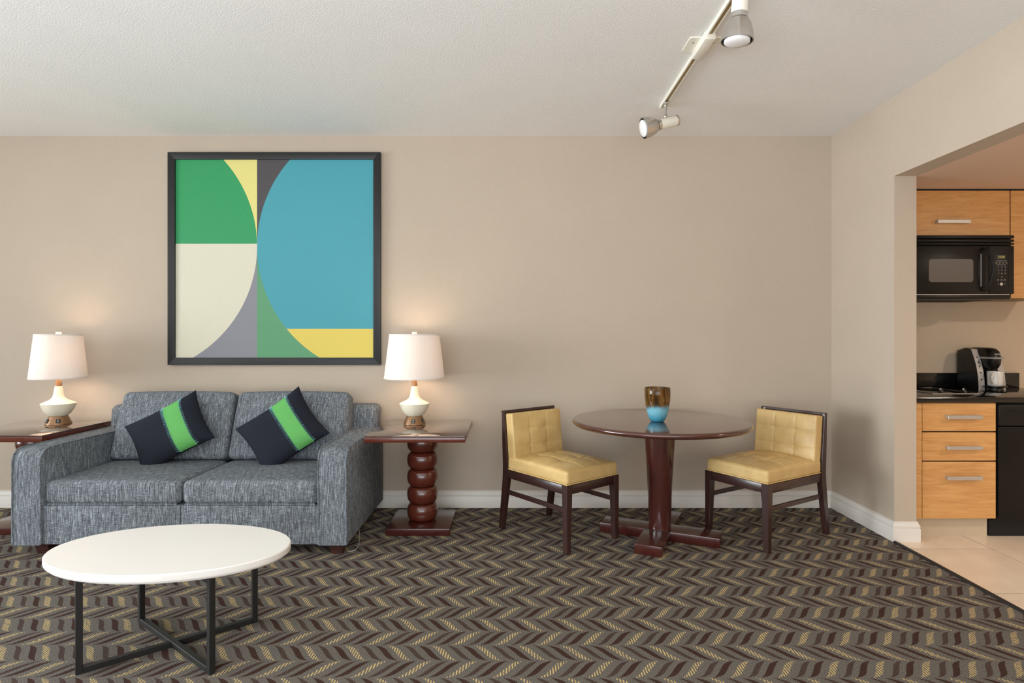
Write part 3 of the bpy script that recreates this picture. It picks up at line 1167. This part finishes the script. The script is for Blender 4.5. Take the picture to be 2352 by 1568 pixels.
def spotlight(pivot, axis, label, stem_top):
    """pivot: joint at the lower end of the stem, axis: the way the lamp points"""
    px, py, pz = pivot
    T_ = thing('track_spotlight', label, 'spotlight', (stem_top[0], stem_top[1], stem_top[2]), 0, 'spotlights on the ceiling track')
    box('adapter', stem_top[0] - 0.016, stem_top[0] + 0.016, stem_top[1] - 0.038, stem_top[1] + 0.038, stem_top[2] - 0.012, stem_top[2] + 0.0, 'brushed_steel', T_, bev=0.002, world=True)
    tube('stem', [(stem_top[0], stem_top[1], stem_top[2] - 0.01), (px, py, pz)], 0.0095, 'brushed_steel', T_, 16, world=True)
    bm = bmesh.new()
    bmesh.ops.create_uvsphere(bm, u_segments=16, v_segments=10, radius=0.014)
    bm.transform(Matrix.Translation(pivot))
    finish('joint', bm, 'brushed_steel', T_, True)
    ax = Vector(axis).normalized()
    rot = ax.to_track_quat('Z', 'Y').to_matrix().to_4x4()
    # the housing hangs just under the joint
    side = Vector((0, 0, -1)) - ax * Vector((0, 0, -1)).dot(ax)
    if side.length < 0.3:
        side = Vector((-0.3, -1, 0)) - ax * Vector((-0.3, -1, 0)).dot(ax)
    side.normalize()
    C = Vector(pivot) + side * 0.040
    M_ = Matrix.Translation(C) @ rot
    lathe('housing', [(0, -0.068), (0.030, -0.068), (0.0325, -0.064), (0.0325, 0.050), (0, 0.050)], 'track_cream', T_, 32, M=M_, world=True)
    lathe('end_ring', [(0.026, -0.071), (0.0335, -0.072), (0.0345, -0.066), (0.0335, -0.060), (0.026, -0.060), (0.026, -0.071)], 'brushed_steel', T_, 32, M=M_, world=True)
    lathe('collar', [(0, 0.046), (0.0345, 0.046), (0.0345, 0.066), (0, 0.066)], 'brushed_steel', T_, 32, M=M_, world=True)
    sh = [(0.026, 0.064), (0.038, 0.070), (0.048, 0.084), (0.056, 0.104), (0.062, 0.128), (0.0655, 0.152), (0.066, 0.158), (0.062, 0.158), (0.058, 0.128), (0.052, 0.104), (0.044, 0.086), (0.026, 0.074), (0.026, 0.064)]
    bell = lathe('bell_shade', sh, 'brushed_steel', T_, 48, M=M_, world=True)
    lathe('inner_ring', [(0.0575, 0.138), (0.060, 0.154), (0.0575, 0.155), (0.055, 0.138), (0.0575, 0.138)], 'plastic_black', bell, 40, M=M_, world=True)
    lathe('bulb', [(0, 0.09), (0.030, 0.092), (0.050, 0.13), (0.0525, 0.150), (0.0515, 0.162), (0.046, 0.167), (0.020, 0.170), (0, 0.1705)], 'bulb_white', T_, 40, M=M_, world=True)
    return T_


spotlight((0.947, 3.66, 2.635), (-0.95, -0.12, -0.26), 'steel spotlight at the far end of the track, aimed left', (0.947, 3.66, H - 0.024))
spotlight((0.947, 2.46, 2.650), (-0.06, 0.06, -1.0), 'steel spotlight hanging straight down near the top of the picture', (0.947, 2.46, H - 0.024))

# ------------------------------------------------------------------ kitchen
def bar_handle(parent, x0, x1, yf_, z_, name='handle'):
    bm = bmesh.new()
    add_box(bm, x0, x1, yf_ - 0.034, yf_ - 0.024, z_ - 0.012, z_ + 0.012, 0.0015, 1)
    for q in (x0 + 0.012, x1 - 0.012):
        add_box(bm, q - 0.008, q + 0.008, yf_ - 0.026, yf_ + 0.001, z_ - 0.010, z_ + 0.010, 0)
    return finish(name, bm, 'handle_steel', parent, True, 30)


YC = 3.66      # base cabinet fronts
CZ = 0.885     # counter top
BC = thing('base_cabinet', 'maple base cabinet with three drawers under the black countertop', 'cabinet', (2.75, 4.0, 0))
box('carcass', XK + 0.003, 3.012, YC + 0.020, YB - 0.005, 0.125, 0.848, 'void_black', BC, world=True)
box('filler_strip', XK + 0.003, 2.549, YC, YC + 0.020, 0.125, 0.846, 'maple', BC, bev=0.001, world=True)
box('toe_kick', XK + 0.003, 3.000, YC + 0.055, YC + 0.07, 0.0, 0.125, 'kick_beige', BC, world=True)
for z0, z1, zh in ((0.672, 0.846, 0.763), (0.488, 0.664, 0.572), (0.126, 0.480, 0.384)):
    dr = box('drawer', 2.553, 3.011, YC, YC + 0.0195, z0, z1, 'maple', BC, bev=0.001, seg=1, world=True)
    bar_handle(dr, 2.690, 2.905, YC, zh)

DW = thing('dishwasher', 'black dishwasher to the right of the drawer cabinet', 'dishwasher', (3.33, 4.0, 0))
box('body', 3.024, 3.62, YC + 0.03, YB - 0.01, 0.10, 0.846, 'void_black', DW, world=True)
box('door', 3.026, 3.618, YC - 0.004, YC + 0.03, 0.12, 0.700, 'appliance_black', DW, bev=0.004, world=True)
cp = box('control_panel', 3.026, 3.618, YC - 0.010, YC + 0.03, 0.706, 0.838, 'appliance_satin', DW, bev=0.006, world=True)
pts = [(3.066 + 0.51 * k / 16, YC - 0.011, 0.812 - 0.030 * sin(pi * k / 16)) for k in range(17)]
tube('handle_lip', pts, 0.004, 'appliance_black', cp, 8, world=True)
box('kick_plate', 3.010, 3.62, YC + 0.052, YC + 0.065, 0.0, 0.12, 'void_black', DW, world=True)

CTP = thing('countertop', 'polished black granite countertop above the drawers and dishwasher', 'countertop', (3.1, 4.0, 0.85))
bm = bmesh.new()
yfc = YC - 0.022
add_prism(bm, [(YB - 0.004, 0.850), (YB - 0.004, CZ), (yfc + 0.012, CZ), (yfc + 0.004, CZ - 0.003), (yfc, CZ - 0.012), (yfc, 0.862), (yfc + 0.004, 0.853), (yfc + 0.012, 0.850)], 'x', XK + 0.002, KE - 0.002)
finish('slab', bm, 'granite', CTP, True)
tag(box('backsplash', XK + 0.022, KE - 0.004, YB - 0.024, YB - 0.003, CZ, 0.992, 'granite', bev=0.002), 'low black granite backsplash along the kitchen wall', 'backsplash')
tag(box('side_splash', XK + 0.002, XK + 0.021, YC + 0.05, YB - 0.003, CZ, 0.965, 'granite', bev=0.002), 'short black granite splash where the counter meets the wall end', 'backsplash')

CK = thing('cooktop', 'narrow black glass cooktop with two knobs on the counter', 'cooktop', (2.9, 4.05, CZ))
box('glass_plate', 2.745, 3.043, 3.836, 4.27, CZ, CZ + 0.005, 'cooktop_glass', CK, bev=0.0015, world=True)
bm = bmesh.new()
for q in ((2.742, 3.046, 3.8335, 3.836), (2.741, 3.047, 4.270, 4.275), (2.741, 2.745, 3.836, 4.27), (3.043, 3.047, 3.836, 4.27)):
    add_box(bm, q[0], q[1], q[2], q[3], CZ, CZ + 0.0055, 0)
finish('trim', bm, 'handle_steel', CK, True)
for q in (2.845, 2.998):
    kn = lathe('knob', [(0, 0), (0.020, 0), (0.019, 0.003), (0.015, 0.008), (0.014, 0.018), (0, 0.019)], 'plastic_black', CK, 28, q, 3.905, CZ + 0.005, world=True)
    bm = bmesh.new()
    add_box(bm, -0.017, 0.017, -0.0035, 0.0035, 0.014, 0.027, 0.002, 2, Matrix.Translation((q, 3.905, CZ + 0.005)) @ Matrix.Rotation(radians(38), 4, 'Z'))
    finish('grip', bm, 'brushed_steel', kn, True)
for cy_ in (4.03, 4.19):
    bm = bmesh.new()
    for r_ in (0.03, 0.055, 0.078):
        pts = [(2.894 + r_ * cos(2 * pi * k / 32), cy_ + r_ * sin(2 * pi * k / 32), CZ + 0.0062) for k in range(32)]
        add_tube(bm, pts, 0.001, 4, True)
    finish('burner_ring', bm, 'appliance_satin', CK, True)

# upper cabinets
YU = 3.93
UC = thing('wall_cabinet', 'maple wall cabinet above the microwave', 'cabinet', (2.93, 4.12, 1.94), 0, 'maple wall cabinets')
box('carcass', 2.50, 3.326, YU + 0.02, YB - 0.004, 1.938, 2.240, 'underside_laminate', UC, world=True)
dr = box('door', 2.502, 3.325, YU, YU + 0.0195, 1.938, 2.240, 'maple', UC, bev=0.001, seg=1, world=True)
bar_handle(dr, 2.822, 3.042, YU, 2.028)
box('shadow_strip', 2.50, 3.326, YU + 0.008, YU + 0.03, 2.2402, ZS - 0.001, 'void_black', UC, world=True)
UC2 = thing('wall_cabinet', 'taller maple wall cabinet at the right edge, beside the microwave', 'cabinet', (3.52, 4.12, 1.52), 0, 'maple wall cabinets')
box('carcass', 3.334, KE - 0.003, YU + 0.02, YB - 0.004, 1.518, 2.240, 'underside_laminate', UC2, world=True)
box('door', 3.335, KE - 0.004, YU, YU + 0.0195, 1.519, 2.240, 'maple', UC2, bev=0.001, seg=1, world=True)
box('shadow_strip', 3.334, KE - 0.003, YU + 0.008, YU + 0.03, 2.2402, ZS - 0.001, 'void_black', UC2, world=True)

# microwave
YM = 3.872
MX0, MX1 = 2.548, 3.307
MW = thing('microwave', 'black over-the-range microwave under the maple wall cabinet', 'microwave', (2.93, 4.1, 1.51))
box('body', MX0, MX1 - 0.003, YM + 0.030, YB - 0.006, 1.512, 1.934, 'void_black', MW, world=True)
for z0, z1 in ((1.912, 1.931), (1.888, 1.904), (1.868, 1.880)):
    box('vent_slat', MX0, MX1 + 0.003, YM + 0.002, YM + 0.045, z0, z1, 'appliance_black', MW, bev=0.003, world=True)
xd = 3.140
door = box('door', MX0, xd - 0.001, YM, YM + 0.032, 1.543, 1.861, 'appliance_black', MW, bev=0.004, world=True)
# door window with rounded corners
bm = bmesh.new()
wx0, wx1, wz0, wz1, rr = 2.742, 3.036, 1.621, 1.774, 0.020
pl = []
for cx_, cz_, a0 in ((wx1 - rr, wz1 - rr, 0), (wx0 + rr, wz1 - rr, 90), (wx0 + rr, wz0 + rr, 180), (wx1 - rr, wz0 + rr, 270)):
    for k in range(7):
        a_ = radians(a0 + 15 * k)
        pl.append((cx_ + rr * cos(a_), cz_ + rr * sin(a_)))
add_prism(bm, pl, 'y', YM - 0.0012, YM + 0.004)
finish('window_screen', bm, 'window_mesh', door, True)
for z_ in (1.810, 1.590):
    box('door_groove', MX0 + 0.002, 3.085, YM - 0.0008, YM + 0.002, z_ - 0.0012, z_ + 0.0012, 'void_black', door, world=True)
# bowed handle
pts = []
for k in range(21):
    a_ = k / 20
    bow = sin(pi * a_)
    pts.append((3.106 + 0.026 * bow, YM - 0.008 - 0.040 * bow ** 0.7, 1.560 + 0.288 * a_))
bm = bmesh.new()
rings = []
for k, p in enumerate(pts):
    hw_ = 0.011
    hd_ = 0.008
    rings.append([bm.verts.new((p[0] + hw_ * cos(q) , p[1] + hd_ * sin(q), p[2])) for q in [2 * pi * i / 12 for i in range(12)]])
for Ra, Rb in zip(rings[:-1], rings[1:]):
    for i in range(12):
        bm.faces.new((Ra[i], Ra[(i + 1) % 12], Rb[(i + 1) % 12], Rb[i]))
bm.faces.new(rings[0])
bm.faces.new(rings[-1])
finish('handle', bm, 'appliance_satin', door, True, 60)
# dished finger recess behind the handle
bm = bmesh.new()
pl = []
for k in range(25):
    a_ = k / 24
    pl.append((3.098 - 0.034 * sin(pi * a_) ** 0.8, 1.580 + 0.245 * a_))
pl += [(3.112, 1.825), (3.112, 1.580)]
add_prism(bm, pl, 'y', YM - 0.0015, YM + 0.003)
finish('finger_recess', bm, 'void_black', door, True)
box('recess_edge', 3.0835, 3.0865, YM - 0.0035, YM + 0.001, 1.592, 1.806, 'silver_plastic', door, world=True)
pan = box('control_panel', xd + 0.001, MX1, YM, YM + 0.032, 1.543, 1.861, 'appliance_satin', MW, bev=0.004, world=True)
# raised key area
kx0, kx1, kz0, kz1 = 3.172, 3.272, 1.590, 1.810
bm = bmesh.new()
for q in ((kx0, kx1, kz1 - 0.0012, kz1), (kx0, kx1, kz0, kz0 + 0.0012), (kx0, kx0 + 0.0012, kz0, kz1), (kx1 - 0.0025, kx1, kz0, kz1)):
    add_box(bm, q[0], q[1], YM - 0.0012, YM + 0.001, q[2], q[3], 0)
finish('key_border', bm, 'appliance_satin', pan, True)
lcd = box('display', 3.196, 3.246, YM - 0.0012, YM + 0.002, 1.777, 1.797, 'lcd', pan, world=True)


def ft(s, size, xx_, zz_, m_, parent, shear=0.0):
    return text('print', s, size, m_, parent, Matrix.Translation((xx_, YM - 0.0022, zz_)) @ FRONT, 0.0003, shear)


ft('12:50', 0.019, 3.221, 1.787, 'lcd_digit', lcd)
ft('CONVENIENCE COOKING', 0.0055, 3.222, 1.7615, 'print_grey', pan)
ft('ONE TOUCH COOKING', 0.0055, 3.222, 1.7345, 'print_grey', pan)
for r_, rowt in enumerate(('123', '456', '789', ' 0 ')):
    for c_, ch in enumerate(rowt):
        if ch != ' ':
            ft(ch, 0.0135, 3.201 + 0.0215 * c_, 1.7205 - 0.0215 * r_, 'print_grey', pan, 0.25)
for c_ in range(4):
    lathe('button', [(0, 0), (0.0072, 0), (0.0072, 0.001), (0, 0.0014)], 'window_mesh', pan, 20, M=Matrix.Translation((3.188 + 0.0225 * c_, YM, 1.748)) @ FRONT, world=True)
for c_ in range(3):
    lathe('button', [(0, 0), (0.0072, 0), (0.0072, 0.001), (0, 0.0014)], 'window_mesh', pan, 20, M=Matrix.Translation((3.2005 + 0.0215 * c_, YM, 1.6355)) @ FRONT, world=True)
lathe('button', [(0, 0), (0.010, 0), (0.010, 0.001), (0, 0.0014)], 'silver_plastic', pan, 20, M=Matrix.Translation((3.222, YM, 1.608)) @ FRONT, world=True)
for q in (3.200, 3.244):
    ft('OFF' if q < 3.22 else 'ON', 0.006, q, 1.608, 'print_grey', pan)
box('lower_grille', MX0, MX1 - 0.03, YM + 0.004, YM + 0.10, 1.508, 1.538, 'appliance_black', MW, bev=0.004, world=True)
box('grille_line', MX0, MX1 - 0.03, YM + 0.001, YM + 0.006, 1.5375, 1.5405, 'handle_steel', MW, world=True)

# coffee maker
CM = thing('coffee_maker', 'black and silver single-serve coffee maker on the countertop', 'coffee maker', (3.345, 4.17, CZ))
cx0, cx1 = 3.250, 3.440
z0 = CZ


def arc_front(zr):
    """front edge of the side columns: upright at the foot, leaning back toward the top"""
    return 4.100 + 0.070 * (zr ** 2.2)


HM = 0.295
front = [(arc_front(k / 12), z0 + HM * 0.97 * k / 12) for k in range(13)]
for q0, q1 in ((cx0, cx0 + 0.044), (cx1 - 0.044, cx1)):
    prism('side_shell', front + [(4.22, z0 + HM), (4.296, z0 + HM - 0.022), (4.296, z0)], 'x', q0, q1, 'plastic_black', CM, bev=0.0015, world=True)
box('rear_body', cx0 + 0.0445, cx1 - 0.0445, 4.19, 4.295, z0, z0 + HM - 0.02, 'plastic_black', CM, bev=0.003, world=True)
for q0, q1 in ((cx0 + 0.001, cx0 + 0.043), (cx1 - 0.043, cx1 - 0.001)):
    strip = [(y_ - 0.004, z_) for y_, z_ in front] + [(y_ + 0.004, z_) for y_, z_ in front][::-1]
    st = prism('silver_column', strip, 'x', q0, q1, 'silver_plastic', CM, world=True)
    if q0 < 3.3:
        for k, zr in enumerate((0.80, 0.68, 0.58, 0.43, 0.26)):
            y_ = arc_front(zr)
            M_ = Matrix.Translation((q0 + 0.021, y_ - 0.004, z0 + HM * zr * 0.97)) @ Matrix.Rotation(radians(-12), 4, 'X') @ FRONT
            lathe('button', [(0, -0.001), (0.0055, -0.001), (0.0055, 0.001), (0, 0.0015)], 'plastic_black', st, 16, M=M_, world=True)
    else:
        lathe('badge', [(0.003, 0), (0.0055, 0), (0.0055, 0.001), (0.003, 0.001), (0.003, 0)], 'plastic_black', st, 16, M=Matrix.Translation((q0 + 0.020, 4.0965, z0 + 0.05)) @ FRONT, world=True)


def dshape(zz, hw_, yfront, yback, n_=16):
    o = [(hw_, yback), ]
    for k in range(n_ + 1):
        a_ = pi * k / n_
        o.append((hw_ * abs(cos(a_)) ** 0.6 * (1 if cos(a_) >= 0 else -1), yback - 0.02 - (yback - 0.02 - yfront) * sin(a_) ** 0.7))
    o.append((-hw_, yback))
    return [(3.345 + u_, v_, zz) for u_, v_ in o]


def loft(name, secs, m_, parent):
    bm = bmesh.new()
    R2 = [[bm.verts.new(p) for p in s_] for s_ in secs]
    n_ = len(R2[0])
    for Ra, Rb in zip(R2[:-1], R2[1:]):
        for i in range(n_):
            bm.faces.new((Ra[i], Ra[(i + 1) % n_], Rb[(i + 1) % n_], Rb[i]))
    bm.faces.new(R2[0][::-1])
    bm.faces.new(R2[-1])
    return finish(name, bm, m_, parent, True, 40)


head = loft('brew_head', [dshape(z0 + 0.142, 0.034, 4.085, 4.20), dshape(z0 + 0.160, 0.046, 4.065, 4.20), dshape(z0 + 0.185, 0.050, 4.050, 4.20), dshape(z0 + 0.222, 0.0505, 4.045, 4.20)], 'plastic_black', CM)
loft('handle_lip', [dshape(z0 + 0.222, 0.056, 4.025, 4.17), dshape(z0 + 0.231, 0.057, 4.022, 4.17), dshape(z0 + 0.235, 0.052, 4.045, 4.17)], 'silver_plastic', CM)
lid = loft('lid', [dshape(z0 + 0.233, 0.0515, 4.048, 4.22), dshape(z0 + 0.270, 0.0505, 4.060, 4.22), dshape(z0 + 0.290, 0.044, 4.085, 4.23), dshape(z0 + 0.298, 0.034, 4.12, 4.23)], 'plastic_black', CM)
text('print', 'KEURIG', 0.0135, 'print_grey', lid, Matrix.Translation((3.344, 4.0475, z0 + 0.253)) @ Matrix.Rotation(radians(-14), 4, 'X') @ FRONT, 0.0035)
lathe('drip_tray', [(0, 0), (0.050, 0), (0.052, 0.004), (0.048, 0.020), (0.052, 0.024), (0.068, 0.026), (0.070, 0.030), (0.069, 0.035), (0, 0.035)], 'plastic_black', CM, 48, 3.345, 4.076, z0, world=True)
box('foot_plate', cx0 + 0.01, cx1 - 0.01, 4.105, 4.20, z0, z0 + 0.012, 'plastic_black', CM, world=True)
box('water_tank', cx1 + 0.001, cx1 + 0.014, 4.125, 4.27, z0 + 0.006, z0 + 0.085, 'mug_white', CM, bev=0.003, world=True)

MG = thing('mug', 'white coffee mug on the coffee maker tray', 'mug', (3.345, 4.074, z0 + 0.0352))
lathe('cup', [(0, 0), (0.040, 0), (0.043, 0.003), (0.0445, 0.020), (0.0455, 0.098), (0.0440, 0.100), (0.0425, 0.098), (0.041, 0.012), (0, 0.008)], 'mug_white', MG, 40)
pts = [(-0.80 * q_, -0.60 * q_, 0.084 - 0.066 * k / 14) for k, q_ in ((k, 0.0425 + 0.030 * sin(pi * k / 14) ** 0.6) for k in range(15))]
tube('handle', pts, 0.0062, 'mug_white', MG, 8)

# kitchen downlight, set into the low ceiling beyond the right edge of the view
KL = thing('downlight', 'round recessed kitchen ceiling light', 'ceiling light', (4.15, 2.0, ZS - 0.001))
lathe('ring', [(0.075, 0), (0.10, 0), (0.10, -0.006), (0.078, -0.010), (0.075, 0)], 'trim_white', KL, 40)
lathe('lens', [(0, -0.001), (0.075, -0.001), (0.075, -0.004), (0, -0.004)], 'downlight_lit', KL, 40)
l = bpy.data.lights.new('downlight_light', 'AREA')
l.shape = 'DISK'
l.size = 0.18
l.energy = 27
l.color = (1.0, 0.88, 0.74)
lo = bpy.data.objects.new('downlight_light', l)
lo.location = (0, 0, -0.012)
COL.objects.link(lo)
lo.parent = KL

# thin cord by the sofa foot
pts = [(-0.975 + 0.05 * sin(pi * k / 20) + 0.004 * k / 20, 3.44 + 0.012 * k - 0.09 * sin(pi * k / 20), 0.004 + 0.06 * (k / 20) ** 2) for k in range(21)]
co = tube('power_cord', pts, 0.0022, 'silver_plastic', None, 6)
tag(co, 'thin pale cord looping under the right end of the sofa', 'cord')
